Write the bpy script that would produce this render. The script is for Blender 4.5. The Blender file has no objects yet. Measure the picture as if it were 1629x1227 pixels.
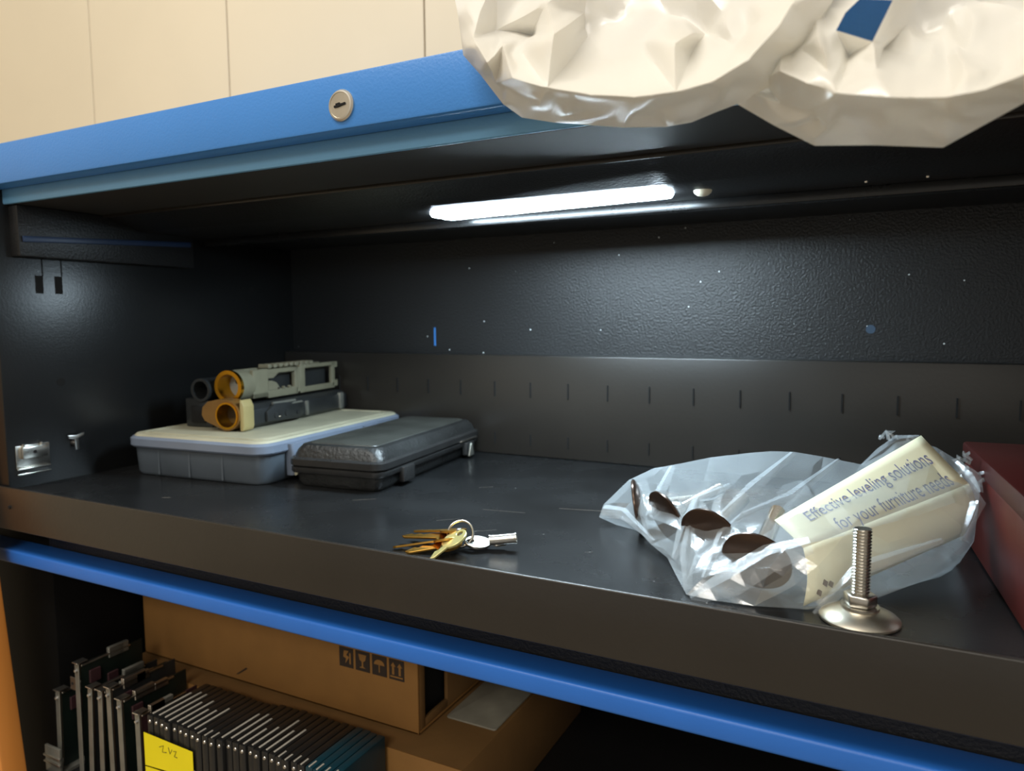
import bpy, bmesh, math, random
from mathutils import Vector, Matrix
from mathutils.geometry import delaunay_2d_cdt
random.seed(7)
scene = bpy.context.scene
C = scene.collection
R = math.radians

# ------------------------------------------------------------------ camera
YAW, PITCH, ROLL, FPX, EYE = R(27.24), R(5.15), R(-0.42), 1165.0, 0.17
_h = Vector((-math.sin(YAW), math.cos(YAW), 0)); _r = Vector((math.cos(YAW), math.sin(YAW), 0)); _z = Vector((0, 0, 1))
_f = _h*math.cos(PITCH) - _z*math.sin(PITCH); _u = _h*math.sin(PITCH) + _z*math.cos(PITCH)
_r2 = _r*math.cos(ROLL) + _u*math.sin(ROLL); _u2 = _u*math.cos(ROLL) - _r*math.sin(ROLL)
cam_data = bpy.data.cameras.new('camera'); cam = bpy.data.objects.new('camera', cam_data); C.objects.link(cam)
M3 = Matrix((_r2, _u2, -_f)).transposed()
cam.matrix_world = Matrix.Translation((0, 0, EYE)) @ M3.to_4x4()
cam_data.sensor_width = 36.0; cam_data.lens = 36.0*FPX/1629.0
cam_data.clip_start = 0.01; cam_data.clip_end = 50
cam_data.dof.use_dof = True; cam_data.dof.focus_distance = 0.52; cam_data.dof.aperture_fstop = 8.5
scene.camera = cam

# ------------------------------------------------------------------ world, lamps, exposure
world = bpy.data.worlds.new('room_light'); scene.world = world; world.use_nodes = True
world.node_tree.nodes['Background'].inputs[0].default_value = (1.0, 0.92, 0.80, 1)
world.node_tree.nodes['Background'].inputs[1].default_value = 0.42
def area(name, loc, target, size, power, col):
    d = bpy.data.lights.new(name, 'AREA'); d.shape = 'RECTANGLE'; d.size = size[0]; d.size_y = size[1]
    d.energy = power; d.color = col
    o = bpy.data.objects.new(name, d); C.objects.link(o); o.location = loc
    o.rotation_euler = (Vector(target)-Vector(loc)).to_track_quat('-Z', 'Y').to_euler()
    return o
area('room_ceiling_lamp', (-0.62, -0.45, 1.62), (-0.45, 0.45, 0.25), (1.3, 0.4), 22.5, (1.0, 0.95, 0.86))
area('low_fill_light', (0.35, -2.2, 1.55), (-0.2, 0.45, 0.2), (1.3, 0.4), 24, (1.0, 0.93, 0.82))  # unseen fill light, added to brighten bag undersides and front faces
scene.view_settings.view_transform = 'Standard'; scene.view_settings.look = 'None'
scene.view_settings.gamma = 1.0; scene.view_settings.use_curve_mapping = False
scene.view_settings.exposure = 0.0

# ------------------------------------------------------------------ materials
def srgb(r, g, b):
    f = lambda v: (v/255/12.92) if v <= 10 else ((v/255+0.055)/1.055)**2.4
    return (f(r), f(g), f(b))
def mat(name, col, rough=0.5, metal=0.0, bump=0.0, bscale=300, var=0.0, vscale=12, spec=0.5, coat=0.0, stretch=None, speck=None, speckscale=60, specksize=0.04, rvar=0.0):
    m = bpy.data.materials.new(name); m.use_nodes = True
    nt = m.node_tree; n = nt.nodes; L = nt.links; p = n['Principled BSDF']
    p.inputs['Base Color'].default_value = (*col, 1); p.inputs['Roughness'].default_value = rough
    p.inputs['Metallic'].default_value = metal; p.inputs['Specular IOR Level'].default_value = spec
    p.inputs['Coat Weight'].default_value = coat
    tc = n.new('ShaderNodeTexCoord'); mp = n.new('ShaderNodeMapping'); L.new(tc.outputs['Object'], mp.inputs[0])
    if stretch: mp.inputs['Scale'].default_value = stretch
    col_out = None
    if var > 0:
        nz = n.new('ShaderNodeTexNoise'); nz.inputs['Scale'].default_value = vscale; nz.inputs['Detail'].default_value = 5
        L.new(mp.outputs[0], nz.inputs[0])
        rp = n.new('ShaderNodeValToRGB'); rp.color_ramp.elements[0].position = .3; rp.color_ramp.elements[1].position = .7
        rp.color_ramp.elements[0].color = (*[max(0, c*(1-var)) for c in col], 1)
        rp.color_ramp.elements[1].color = (*[min(1, c*(1+var)) for c in col], 1)
        L.new(nz.outputs[0], rp.inputs[0]); col_out = rp.outputs[0]
        if rvar:
            mr = n.new('ShaderNodeMapRange'); mr.inputs[3].default_value = rough-rvar; mr.inputs[4].default_value = rough+rvar
            L.new(nz.outputs[0], mr.inputs[0]); L.new(mr.outputs[0], p.inputs['Roughness'])
    if speck:
        vo = n.new('ShaderNodeTexVoronoi'); vo.inputs['Scale'].default_value = speckscale; L.new(tc.outputs['Object'], vo.inputs[0])
        lt = n.new('ShaderNodeMath'); lt.operation = 'LESS_THAN'; lt.inputs[1].default_value = specksize; L.new(vo.outputs['Distance'], lt.inputs[0])
        sp = n.new('ShaderNodeSeparateColor'); L.new(vo.outputs['Color'], sp.inputs[0])
        g = n.new('ShaderNodeMath'); g.operation = 'GREATER_THAN'; g.inputs[1].default_value = 0.55; L.new(sp.outputs[0], g.inputs[0])
        mu = n.new('ShaderNodeMath'); mu.operation = 'MULTIPLY'; L.new(lt.outputs[0], mu.inputs[0]); L.new(g.outputs[0], mu.inputs[1])
        mx = n.new('ShaderNodeMix'); mx.data_type = 'RGBA'; L.new(mu.outputs[0], mx.inputs[0])
        if col_out: L.new(col_out, mx.inputs[6])
        else: mx.inputs[6].default_value = (*col, 1)
        mx.inputs[7].default_value = (*speck, 1); col_out = mx.outputs[2]
    if col_out: L.new(col_out, p.inputs['Base Color'])
    if bump > 0:
        nb = n.new('ShaderNodeTexNoise'); nb.inputs['Scale'].default_value = bscale; nb.inputs['Detail'].default_value = 3
        L.new(mp.outputs[0], nb.inputs[0])
        bp = n.new('ShaderNodeBump'); bp.inputs['Strength'].default_value = bump; bp.inputs['Distance'].default_value = 0.002
        L.new(nb.outputs[0], bp.inputs['Height']); L.new(bp.outputs[0], p.inputs['Normal'])
    return m
def emit(name, col, s):
    m = bpy.data.materials.new(name); m.use_nodes = True; nt = m.node_tree; nt.nodes.clear()
    o = nt.nodes.new('ShaderNodeOutputMaterial'); e = nt.nodes.new('ShaderNodeEmission')
    e.inputs[0].default_value = (*col, 1); e.inputs[1].default_value = s; nt.links.new(e.outputs[0], o.inputs[0]); return m
def film(name, col, base, edge, rough, translucent=0.3, bscale=60, bump=0.15, refl=0.06, refl_max=0.7):
    """thin plastic film: see-through face on, whiter and glossier at a slant"""
    m = bpy.data.materials.new(name); m.use_nodes = True; nt = m.node_tree; n = nt.nodes; L = nt.links
    p = n['Principled BSDF']
    out = n['Material Output']
    tc = n.new('ShaderNodeTexCoord'); nz = n.new('ShaderNodeTexNoise'); nz.inputs['Scale'].default_value = bscale; nz.inputs['Detail'].default_value = 4
    L.new(tc.outputs['Object'], nz.inputs[0])
    bp = n.new('ShaderNodeBump'); bp.inputs['Strength'].default_value = bump; bp.inputs['Distance'].default_value = .01
    L.new(nz.outputs[0], bp.inputs['Height'])
    t = n.new('ShaderNodeBsdfTranslucent'); t.inputs[0].default_value = (*col, 1)
    df = n.new('ShaderNodeBsdfDiffuse'); df.inputs[0].default_value = (*col, 1); L.new(bp.outputs[0], df.inputs['Normal'])
    mt = n.new('ShaderNodeMixShader'); mt.inputs[0].default_value = translucent
    L.new(df.outputs[0], mt.inputs[1]); L.new(t.outputs[0], mt.inputs[2])
    lw = n.new('ShaderNodeLayerWeight'); lw.inputs[0].default_value = 0.35
    mr = n.new('ShaderNodeMapRange'); mr.inputs[3].default_value = base; mr.inputs[4].default_value = edge; L.new(lw.outputs['Facing'], mr.inputs[0])
    tr = n.new('ShaderNodeBsdfTransparent'); mx = n.new('ShaderNodeMixShader')
    L.new(mr.outputs[0], mx.inputs[0]); L.new(tr.outputs[0], mx.inputs[1]); L.new(mt.outputs[0], mx.inputs[2])
    gl = n.new('ShaderNodeBsdfGlossy'); gl.inputs['Roughness'].default_value = rough; L.new(bp.outputs[0], gl.inputs['Normal'])
    lf = n.new('ShaderNodeLayerWeight'); lf.inputs[0].default_value = 0.5; L.new(bp.outputs[0], lf.inputs[1])
    pw = n.new('ShaderNodeMath'); pw.operation = 'POWER'; pw.inputs[1].default_value = 4.0; L.new(lf.outputs['Facing'], pw.inputs[0])
    fr = n.new('ShaderNodeMapRange'); fr.inputs[3].default_value = refl; fr.inputs[4].default_value = refl_max; L.new(pw.outputs[0], fr.inputs[0])
    mg = n.new('ShaderNodeMixShader'); L.new(fr.outputs[0], mg.inputs[0]); L.new(mx.outputs[0], mg.inputs[1]); L.new(gl.outputs[0], mg.inputs[2])
    L.new(mg.outputs[0], out.inputs[0]); n.remove(p)
    return m

BLACK = (0.012, 0.012, 0.0125)
K = {}
K['cream'] = mat('cream_paint', srgb(228, 216, 192), .6, bump=.08, bscale=90, var=.03, vscale=4)
K['groove'] = mat('wall_groove', srgb(90, 70, 45), .8)
K['floor'] = mat('floor_concrete', srgb(176, 164, 146), .7, var=.15, vscale=6)
K['black'] = mat('black_powder_coat', BLACK, .38, bump=.25, bscale=420, var=.15, vscale=9)
K['backwall'] = mat('black_textured_coat', (.016, .017, .018), .42, bump=.42, bscale=400, var=.1, vscale=8, speck=(.75, .8, .8), speckscale=60, specksize=.050)
K['shelf'] = mat('black_gloss_shelf', (.010, .0105, .011), .27, var=.3, vscale=14, bump=.03, bscale=200, speck=(.25, .25, .25), speckscale=50, specksize=.03, rvar=.04)
K['lip'] = mat('dark_lip_paint', (.022, .019, .016), .34, var=.12, vscale=10, bump=.06, bscale=250)
K['blue'] = mat('blue_powder_coat', srgb(64, 132, 208), .4, var=.05, vscale=6, bump=.12, bscale=500)
K['lower_black'] = mat('shaded_lower_coat', (.003, .003, .003), .6, spec=.12)  # shade on the lower side panel put into a near-black colour
K['hole'] = mat('dark_opening', (.002, .002, .002), .9)
K['blue_rail'] = mat('blue_rail_coat', srgb(40, 108, 200), .42, var=.06, vscale=12, bump=.06, bscale=500)
K['steel'] = mat('brushed_steel', (.62, .61, .58), .28, 1, var=.12, vscale=80)
K['zinc'] = mat('zinc_plate', (.58, .56, .51), .26, 1, var=.1, vscale=60)
K['nickel'] = mat('satin_nickel', (.74, .68, .56), .34, 1, var=.08, vscale=30)
K['lockface'] = mat('lock_face_nickel', (.72, .68, .6), .35, 1, var=.08, vscale=60)
K['led'] = emit('led_diffuser', (.70, .88, 1.0), 140)
K['ledbody'] = mat('led_housing_white', srgb(200, 205, 210), .4)
K['ivory'] = mat('ivory_plastic', srgb(235, 228, 205), .4)
K['grey_lid'] = mat('dusty_grey_lid', srgb(164, 160, 138), .5, var=.14, vscale=25, bump=.1, bscale=120)
K['grey_rim'] = mat('clear_grey_plastic', srgb(112, 122, 138), .25, var=.08, vscale=20)
K['grey_body'] = mat('smoky_plastic', srgb(80, 88, 96), .28, var=.12, vscale=16)
K['case'] = mat('black_blow_moulded', (.020, .021, .021), .36, bump=.5, bscale=260, var=.35, vscale=30)
K['case_smooth'] = mat('black_moulded_rim', (.022, .022, .022), .26, var=.2, vscale=40)
K['tan'] = mat('tan_coating', srgb(124, 120, 100), .5, var=.08, vscale=50)
K['tan2'] = mat('sand_anodise', srgb(168, 152, 104), .38, var=.06, vscale=50)
K['brass'] = mat('gold_anodise', srgb(216, 158, 44), .22, 1, var=.1, vscale=60)
K['goldmatt'] = mat('matt_gold_face', srgb(142, 106, 58), .4, .5, var=.1, vscale=60)
K['matblack'] = mat('matt_black_anodise', (.022, .024, .025), .38, var=.2, vscale=40)
K['pin'] = mat('bright_pin', (.8, .8, .8), .15, 1)
K['key_brass'] = mat('key_brass', srgb(196, 150, 72), .3, 1, var=.12, vscale=90)
K['key_pale'] = mat('key_pale_brass', srgb(232, 220, 150), .35, .7, var=.06, vscale=90)
K['red'] = mat('red_paint', srgb(78, 22, 15), .36, var=.14, vscale=9, bump=.05, bscale=60)
K['kraft'] = mat('kraft_card', srgb(146, 104, 52), .75, var=.07, vscale=30, bump=.08, bscale=160)
K['kraft2'] = mat('kraft_card_dark', srgb(126, 92, 50), .75, var=.09, vscale=24, bump=.08, bscale=160)
K['print'] = mat('brown_black_print', srgb(48, 36, 28), .7)
K['greysheet'] = mat('grey_plastic_sheet', srgb(150, 146, 132), .35, var=.2, vscale=30)
K['drive'] = mat('drive_black', (.010, .010, .010), .34, var=.3, vscale=30)
K['drive_teal'] = mat('drive_teal', srgb(12, 50, 62), .35, var=.2, vscale=30)
K['silver'] = mat('silver_edge', (.62, .60, .56), .3, 1, var=.1, vscale=60)
K['yellow'] = mat('yellow_sticker', srgb(240, 222, 10), .5, var=.03, vscale=30)
K['pcb'] = mat('green_board', srgb(15, 28, 24), .45, var=.3, vscale=60)
K['bracket'] = mat('dull_bracket', (.26, .26, .23), .36, .6, var=.2, vscale=40)
K['chip'] = mat('chip_plum', srgb(60, 36, 40), .5)
K['wood'] = mat('orange_wood', srgb(214, 138, 62), .5, var=.3, vscale=7, stretch=(1, 1, .12), bump=.06, bscale=60)
K['card'] = mat('cream_paper', srgb(238, 232, 198), .6, var=.02, vscale=12)
K['ink'] = mat('blue_grey_ink', srgb(122, 124, 152), .6)
K['logo'] = mat('brown_logo_ink', srgb(90, 66, 40), .6)
K['clearbag'] = film('clear_poly_film', (.80, .88, .92), .06, .46, .2, bscale=90, bump=.05, refl=.14, refl_max=.6)
K['foldfilm'] = film('folded_poly_film', (.84, .92, .97), .12, .50, .18, bscale=90, bump=.04, refl=.10, refl_max=.6)
K['red_dark'] = mat('dark_red_lid', srgb(62, 16, 12), .4, var=.14, vscale=9)  # lid colour, darker red than the box body
K['header'] = mat('matt_black_header', (.020, .018, .016), .62, var=.15, vscale=9)
K['sidewall'] = mat('black_side_coat', (.010, .0105, .011), .29, bump=.06, bscale=420, var=.15, vscale=9, spec=.35)
K['arm'] = mat('dark_navy_arm', srgb(34, 52, 84), .4)
K['foot_dark'] = mat('dark_reflect_base', srgb(74, 58, 48), .25, .6, var=.15, vscale=40)  # brown base with dark reflections painted into its colour
K['pale_blue'] = mat('lightened_blue_strip', srgb(108, 164, 206), .45, var=.05, vscale=6, bump=.1, bscale=500)  # paler blue, brightness put into the colour to offset the fascia's shade
K['grey_paint'] = mat('pale_grey_label', srgb(176, 172, 162), .4, var=.1, vscale=60)
K['whitebag'] = film('white_poly_film', srgb(252, 248, 238), .97, 1.0, .35, translucent=.25, bscale=25, bump=.08, refl=.10, refl_max=.4)

# ------------------------------------------------------------------ mesh helpers
class MB:
    def __init__(s): s.v = []; s.f = []
    def add(s, vs, fs):
        b = len(s.v); s.v += [tuple(v) for v in vs]; s.f += [tuple(b+i for i in f) for f in fs]; return s
    def box(s, a, b):
        (x0, y0, z0), (x1, y1, z1) = a, b
        return s.add([(x0,y0,z0),(x1,y0,z0),(x1,y1,z0),(x0,y1,z0),(x0,y0,z1),(x1,y0,z1),(x1,y1,z1),(x0,y1,z1)],
                     [(3,2,1,0),(4,5,6,7),(0,1,5,4),(1,2,6,5),(2,3,7,6),(3,0,4,7)])
    def obox(s, c, size, M):
        sx, sy, sz = [d/2 for d in size]; c = Vector(c)
        P = [(-sx,-sy,-sz),(sx,-sy,-sz),(sx,sy,-sz),(-sx,sy,-sz),(-sx,-sy,sz),(sx,-sy,sz),(sx,sy,sz),(-sx,sy,sz)]
        return s.add([c + M @ Vector(p) for p in P], [(3,2,1,0),(4,5,6,7),(0,1,5,4),(1,2,6,5),(2,3,7,6),(3,0,4,7)])
    def lathe(s, prof, o=(0,0,0), axis=(0,0,1), n=32, closed=False):
        """prof: (radius, height) along axis"""
        a = Vector(axis).normalized(); t = a.orthogonal().normalized(); w = a.cross(t); o = Vector(o)
        b = len(s.v)
        for (r, hgt) in prof:
            for k in range(n):
                an = 2*math.pi*k/n
                s.v.append(tuple(o + a*hgt + t*(r*math.cos(an)) + w*(r*math.sin(an))))
        m = len(prof)
        for i in range(m if closed else m-1):
            j = (i+1) % m
            for k in range(n):
                k2 = (k+1) % n
                s.f.append((b+i*n+k, b+i*n+k2, b+j*n+k2, b+j*n+k))
        if not closed:
            s.f.append(tuple(b+k for k in reversed(range(n)))); s.f.append(tuple(b+(m-1)*n+k for k in range(n)))
        return s
    def cyl(s, p0, p1, r, n=16, r2=None):
        p0 = Vector(p0); p1 = Vector(p1); d = p1-p0
        return s.lathe([(r, 0), (r if r2 is None else r2, d.length)], p0, d, n)
    def prism(s, poly, o, ux, uy, d):
        """extrude 2D polygon (counter-clockwise) in the plane o+ux*a+uy*b by vector d"""
        o, ux, uy, d = Vector(o), Vector(ux), Vector(uy), Vector(d); n = len(poly)
        lo = [o+ux*a+uy*b for a, b in poly]; hi = [p+d for p in lo]
        return s.add(lo+hi, [tuple(reversed(range(n))), tuple(range(n, 2*n))] + [(i, (i+1)%n, n+(i+1)%n, n+i) for i in range(n)])
    def tube(s, pts, r, n=8, closed=False):
        pts = [Vector(p) for p in pts]; m = len(pts); b = len(s.v); up = None
        for i, p in enumerate(pts):
            t = (pts[(i+1)%m]-pts[i-1]) if (closed or 0 < i < m-1) else (pts[1]-pts[0] if i == 0 else pts[-1]-pts[-2])
            t.normalize()
            up = t.orthogonal().normalized() if up is None else (up - t*up.dot(t)).normalized()
            w = t.cross(up)
            for k in range(n):
                a = 2*math.pi*k/n; s.v.append(tuple(p + up*(r*math.cos(a)) + w*(r*math.sin(a))))
        for i in range(m if closed else m-1):
            j = (i+1) % m
            for k in range(n): s.f.append((b+i*n+k, b+i*n+(k+1)%n, b+j*n+(k+1)%n, b+j*n+k))
        if not closed:
            s.f.append(tuple(b+k for k in reversed(range(n)))); s.f.append(tuple(b+(m-1)*n+k for k in range(n)))
        return s
    def build(s, name, material, parent=None, bevel=0.0, smooth=False, seg=2):
        me = bpy.data.meshes.new(name); me.from_pydata(s.v, [], s.f)
        bm = bmesh.new(); bm.from_mesh(me); bmesh.ops.recalc_face_normals(bm, faces=bm.faces)
        if bevel > 0:
            es = [e for e in bm.edges if len(e.link_faces) == 2 and e.calc_face_angle(0) > R(25)]
            bmesh.ops.bevel(bm, geom=es, offset=bevel, segments=seg, profile=.5, affect='EDGES', clamp_overlap=True)
        bm.to_mesh(me); bm.free()
        if smooth or bevel > 0:
            me.polygons.foreach_set('use_smooth', [True]*len(me.polygons))
            me.set_sharp_from_angle(angle=R(35))
        me.materials.append(K[material] if isinstance(material, str) else material)
        o = bpy.data.objects.new(name, me); C.objects.link(o); o.parent = parent
        return o
def prism_hole(outer, inner, o, ux, uy, d):
    """extruded polygon with one hole"""
    o, ux, uy, d = Vector(o), Vector(ux), Vector(uy), Vector(d); mb = MB()
    no, ni = len(outer), len(inner)
    pts = [Vector(p) for p in list(outer)+list(inner)]
    edges = [(i, (i+1) % no) for i in range(no)] + [(no+i, no+(i+1) % ni) for i in range(ni)]
    vs, es, fs, ov, oe, of = delaunay_2d_cdt(pts, edges, [], 0, 1e-9)
    lo = [o+ux*p.x+uy*p.y for p in vs]; n_ = len(vs); mb.v = [tuple(p) for p in lo]+[tuple(p+d) for p in lo]
    def inside(c, poly):
        r = False
        for i in range(len(poly)):
            (x1, y1), (x2, y2) = poly[i], poly[i-1]
            if (y1 > c[1]) != (y2 > c[1]) and c[0] < (x2-x1)*(c[1]-y1)/(y2-y1)+x1: r = not r
        return r
    for f in fs:
        c = sum((vs[i] for i in f), Vector((0, 0)))/len(f)
        if inside(c, outer) and not inside(c, inner): mb.f += [tuple(f), tuple(n_+i for i in reversed(f))]
    for (a, b) in edges: mb.f.append((a, b, n_+b, n_+a))
    return mb
def bx(a, b): return MB().box(a, b)
def empty(name, loc=(0,0,0), rz=0.0):
    o = bpy.data.objects.new(name, None); o.empty_display_size = .02; C.objects.link(o); o.location = loc; o.rotation_euler = (0, 0, rz); return o
def tag(o, label=None, cat=None, group=None, kind=None):
    if label: o['label'] = label
    if cat: o['category'] = cat
    if group: o['group'] = group
    if kind: o['kind'] = kind
    return o
def copy_tree(o, parent=None):
    c = o.copy(); C.objects.link(c); c.parent = parent
    for ch in list(o.children): copy_tree(ch, c)
    return c
def rrect(w, d, r, n=6, cx=0, cy=0):
    P = []
    for (sx, sy, a0) in ((1,-1,-90), (1,1,0), (-1,1,90), (-1,-1,180)):
        for k in range(n+1):
            a = R(a0 + 90*k/n); P.append((cx+sx*(w/2-r)+r*math.cos(a), cy+sy*(d/2-r)+r*math.sin(a)))
    return P
def loft(mb, rings):
    """rings: list of (polygon2d, z) with equal counts, capped"""
    n = len(rings[0][0]); b = len(mb.v)
    for poly, z in rings: mb.v += [(a, c, z) for a, c in poly]
    for i in range(len(rings)-1):
        for k in range(n): mb.f.append((b+i*n+k, b+i*n+(k+1)%n, b+(i+1)*n+(k+1)%n, b+(i+1)*n+k))
    mb.f.append(tuple(b+k for k in reversed(range(n)))); mb.f.append(tuple(b+(len(rings)-1)*n+k for k in range(n)))
    return mb

# ================================================================== the setting
wb = tag(bx((-2.2, .905, -.95), (2.0, .95, 1.7)).build('wall_back', 'groove'), 'cream painted plank wall behind the blue cabinet', kind='structure')
seams = [-2.2, -1.70, -1.3405, -.985, -.5984, -.21, .16, .53, .9, 1.27, 1.64, 2.0]
for a, b in zip(seams[:-1], seams[1:]):
    bx((a+.0013, .90, -.95), (b-.0013, .91, 1.7)).build('panel', 'cream', wb, bevel=.0008, seg=1)
tag(bx((-2.25, -2.5, -.95), (-2.2, .95, 1.7)).build('wall_left', 'cream'), 'plain cream side wall of the room', kind='structure')
tag(bx((-2.25, -2.5, -1.0), (2.0, .95, -.95)).build('floor', 'floor'), 'grey concrete room floor', kind='structure')

# ================================================================== the cabinet
cab = tag(empty('metal_cabinet', (-.25, .63, -.95)), 'blue and black metal cabinet with open lit compartment above a lower shelf', 'cabinet')
cab_off = Matrix.Translation((.25, -.63, .95))
def cp(mb, name, m, parent=None, bevel=0.0, smooth=False, seg=2):
    """cabinet part given in world coordinates"""
    o = mb.build(name, m, None, bevel, smooth, seg)
    if parent is None:
        o.data.transform(cab_off); o.parent = cab
    else:
        o.data.transform(cab_off); o.parent = parent
    return o
left = cp(bx((-.95, .4200, -.03), (-.796, .85, .33)), 'side_panel', 'sidewall', bevel=.001)
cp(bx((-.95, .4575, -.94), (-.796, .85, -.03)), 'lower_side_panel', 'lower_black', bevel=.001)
cp(bx((.30, .424, -.94), (.316, .85, .33)), 'side_panel', 'black', bevel=.001)
back = cp(bx((-.796, .83, -.32), (.30, .845, .33)), 'back_panel', 'backwall')
slotp = cp(bx((-.7955, .81, .0005), (.2995, .8295, .1255)), 'slotted_panel', 'lip', bevel=.0012)
k = 0
x = -.4916 - 5*.05013
while x < .29:
    cp(bx((x-.0007, .8085, .0735), (x+.0007, .812, .0925)), 'slot', 'hole', slotp)
    cp(bx((x-.0006, .8085, .0135), (x+.0006, .812, .0275)), 'slot', 'hole', slotp)
    x += .05013
cp(bx((-.95, .42, .3305), (.316, .85, .3405)), 'top_panel', 'blue', bevel=.001)
fascia = cp(bx((-.97, .4125, .303), (.34, .4325, .3408)), 'fascia', 'blue', bevel=.0018)
strip = cp(bx((-.95, .4325, .2888), (.316, .4365, .304)), 'header_strip', 'pale_blue', bevel=.0015)
cp(bx((-.796, .4365, .2888), (.30, .53, .2915)), 'header_underside', 'header')
cp(bx((-.796, .5275, .2855), (.30, .5300, .2890)), 'header_flange', 'lip', bevel=.0008)
cp(MB().prism([(.53, .2888), (.575, .2745), (.83, .2745), (.83, .297), (.53, .297)], (-.796, 0, 0), (0, 1, 0), (0, 0, 1), (1.096, 0, 0)), 'ceiling_panel', 'black', bevel=.0008)
cp(bx((-.78, .662, .2660), (.30, .676, .2745)), 'ceiling_crossbeam', 'shelf', bevel=.0008)
cp(bx((-.796, .437, .2375), (-.781, .646, .2885)), 'side_beam', 'black', bevel=.001)
arm = MB(); A0, A1 = Vector((-.779, .44, .2545)), Vector((-.779, .640, .2655))
d = (A1-A0); yv = d.normalized(); xv = Vector((1, 0, 0)); zv = xv.cross(yv)
arm.obox((A0+A1)/2, (.002, d.length, .006), Matrix((xv, yv, zv)).transposed())
cp(arm, 'stay_arm', 'arm', bevel=.0006)
# small button on the ceiling beam, tiny screws
cp(MB().lathe([(.0075, 0), (.007, .002), (.0045, .0042), (.001, .005)], (-.1403, .6174, .2745), (0, 0, -1), 20), 'plug_button', 'ivory', smooth=True)
for (px_, py_) in ((.0215, .640), (-.02, .640)):
    cp(MB().lathe([(.0016, 0), (.0012, .0012)], (px_, py_, .2745), (0, 0, -1), 10), 'screw', 'steel')
# shelf, rolled lip, recess and blue rail
shelf = cp(bx((-.796, .4195, -.004), (.30, .8295, 0)), 'shelf', 'shelf')
for (x_, y_, a_, l_) in ((-.44, .545, 38, .022), (-.33, .520, 42, .020), (-.285, .505, 40, .018), (-.235, .600, 12, .05), (-.30, .565, 8, .04), (-.62, .468, 35, .008), (-.36, .640, 40, .015), (-.19, .49, 30, .006)):
    cp(MB().obox((x_, y_, .00005), (l_, .0003, .0002), Matrix.Rotation(R(a_), 3, 'Z')), 'scratch', 'silver', shelf)
cp(bx((-.97, .4160, -.0405), (.34, .4195, .0035)), 'shelf_lip', 'lip', bevel=.0011, seg=3)
cp(bx((-.796, .456, -.080), (.30, .46, -.004)), 'recess_panel', 'black')
cp(bx((-.97, .4270, -.0825), (.34, .456, -.0685)), 'rail', 'blue_rail', bevel=.0022, seg=3)
cp(bx((-.796, .424, -.33), (.30, .83, -.312)), 'bottom_shelf', 'black')
cp(bx((-.796, .424, -.94), (.30, .83, -.33)), 'base_plinth', 'black')
# lock
lk = cp(MB().lathe([(.0108, 0), (.0108, .0012), (.0098, .0024), (.0088, .0026), (.0086, .0022)], (-.3435, .4125, .3188), (0, -1, 0), 36), 'lock', 'lockface', smooth=True)
kh = MB(); c = Vector((-.3435, .4101, .3186)); Mx = Matrix.Rotation(R(-8), 3, 'Y')
kh.obox(c, (.0098, .0012, .0014), Mx); kh.obox(c + Vector((-.0015, -.0001, .0002)), (.0034, .0012, .0026), Mx)
cp(kh, 'keyhole', 'hole', lk)
# left wall: slots, holes, latch bracket, wing bolt
for yy in (.4633, .4835):
    cp(bx((-.7965, yy-.0042, .201), (-.7954, yy+.0036, .2195)), 'mounting_slot', 'hole', left)
    cp(bx((-.7965, yy+.0030, .2195), (-.7956, yy+.0042, .2375)), 'mounting_slot', 'hole', left)
for (yy, zz, r_) in ((.4793, .1061, .0045), (.735, .2146, .0035), (.752, .2135, .0042)):
    cp(MB().lathe([(r_, 0), (r_, .0006)], (-.7962, yy, zz), (1, 0, 0), 14), 'bolt_hole', 'hole', left)
lb = cp(bx((-.796, .4275, .0185), (-.7945, .4620, .0435)), 'latch_bracket', 'zinc', bevel=.0004)
cp(bx((-.7945, .4310, .0300), (-.7885, .4570, .0425)), 'latch_bolt', 'zinc', lb, bevel=.0012)
cp(MB().cyl((-.7886, .4435, .0365), (-.7880, .4435, .0365), .0018, 12), 'latch_hole', 'hole', lb)
for z_ in (.0185, .0130):
    cp(bx((-.796, .4270, z_), (-.7915, .4610, z_+.0018)), 'latch_rib', 'zinc', lb, bevel=.0005)
for yy in (.4345, .4525):
    cp(MB().cyl((-.7930, yy, .0425), (-.7930, yy, .0452), .0014, 10), 'latch_stud', 'zinc', lb)
wbolt = cp(MB().lathe([(.0028, 0), (.0028, .004), (.002, .007)], (-.796, .4883, .0385), (1, 0, -.1), 14), 'wing_bolt', 'silver', smooth=True)
wg = MB(); wg.prism([(-.0082, .0060), (-.0088, .0096), (0, .0088), (.0090, .0106), (.0085, .0070), (.0022, .0050), (.0026, -.0070), (-.0016, -.0072), (-.0022, .0045)][::-1], (-.7905, .4883, .0385), (0, 1, 0), (0, 0, 1), (.0016, 0, 0))
cp(wg, 'wing', 'silver', wbolt, bevel=.0004)
# mark with blue light painted into its colour, round mark on the back wall
cp(bx((-.5444, .8294, .1355), (-.5420, .8301, .1600)), 'blue_lit_mark', 'blue', back)
cp(MB().lathe([(.0045, 0), (.0045, .0004)], (-.0171, .8300, .1575), (0, -1, 0), 16), 'screw_cap', mat('dull_blue_cap', srgb(60, 80, 100), .4), back)
# lower lock pin on the lip
cp(MB().lathe([(.0022, 0), (.0016, .0012)], (-.790, .416, -.0165), (0, -1, 0), 12), 'rivet', 'hole')

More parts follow.
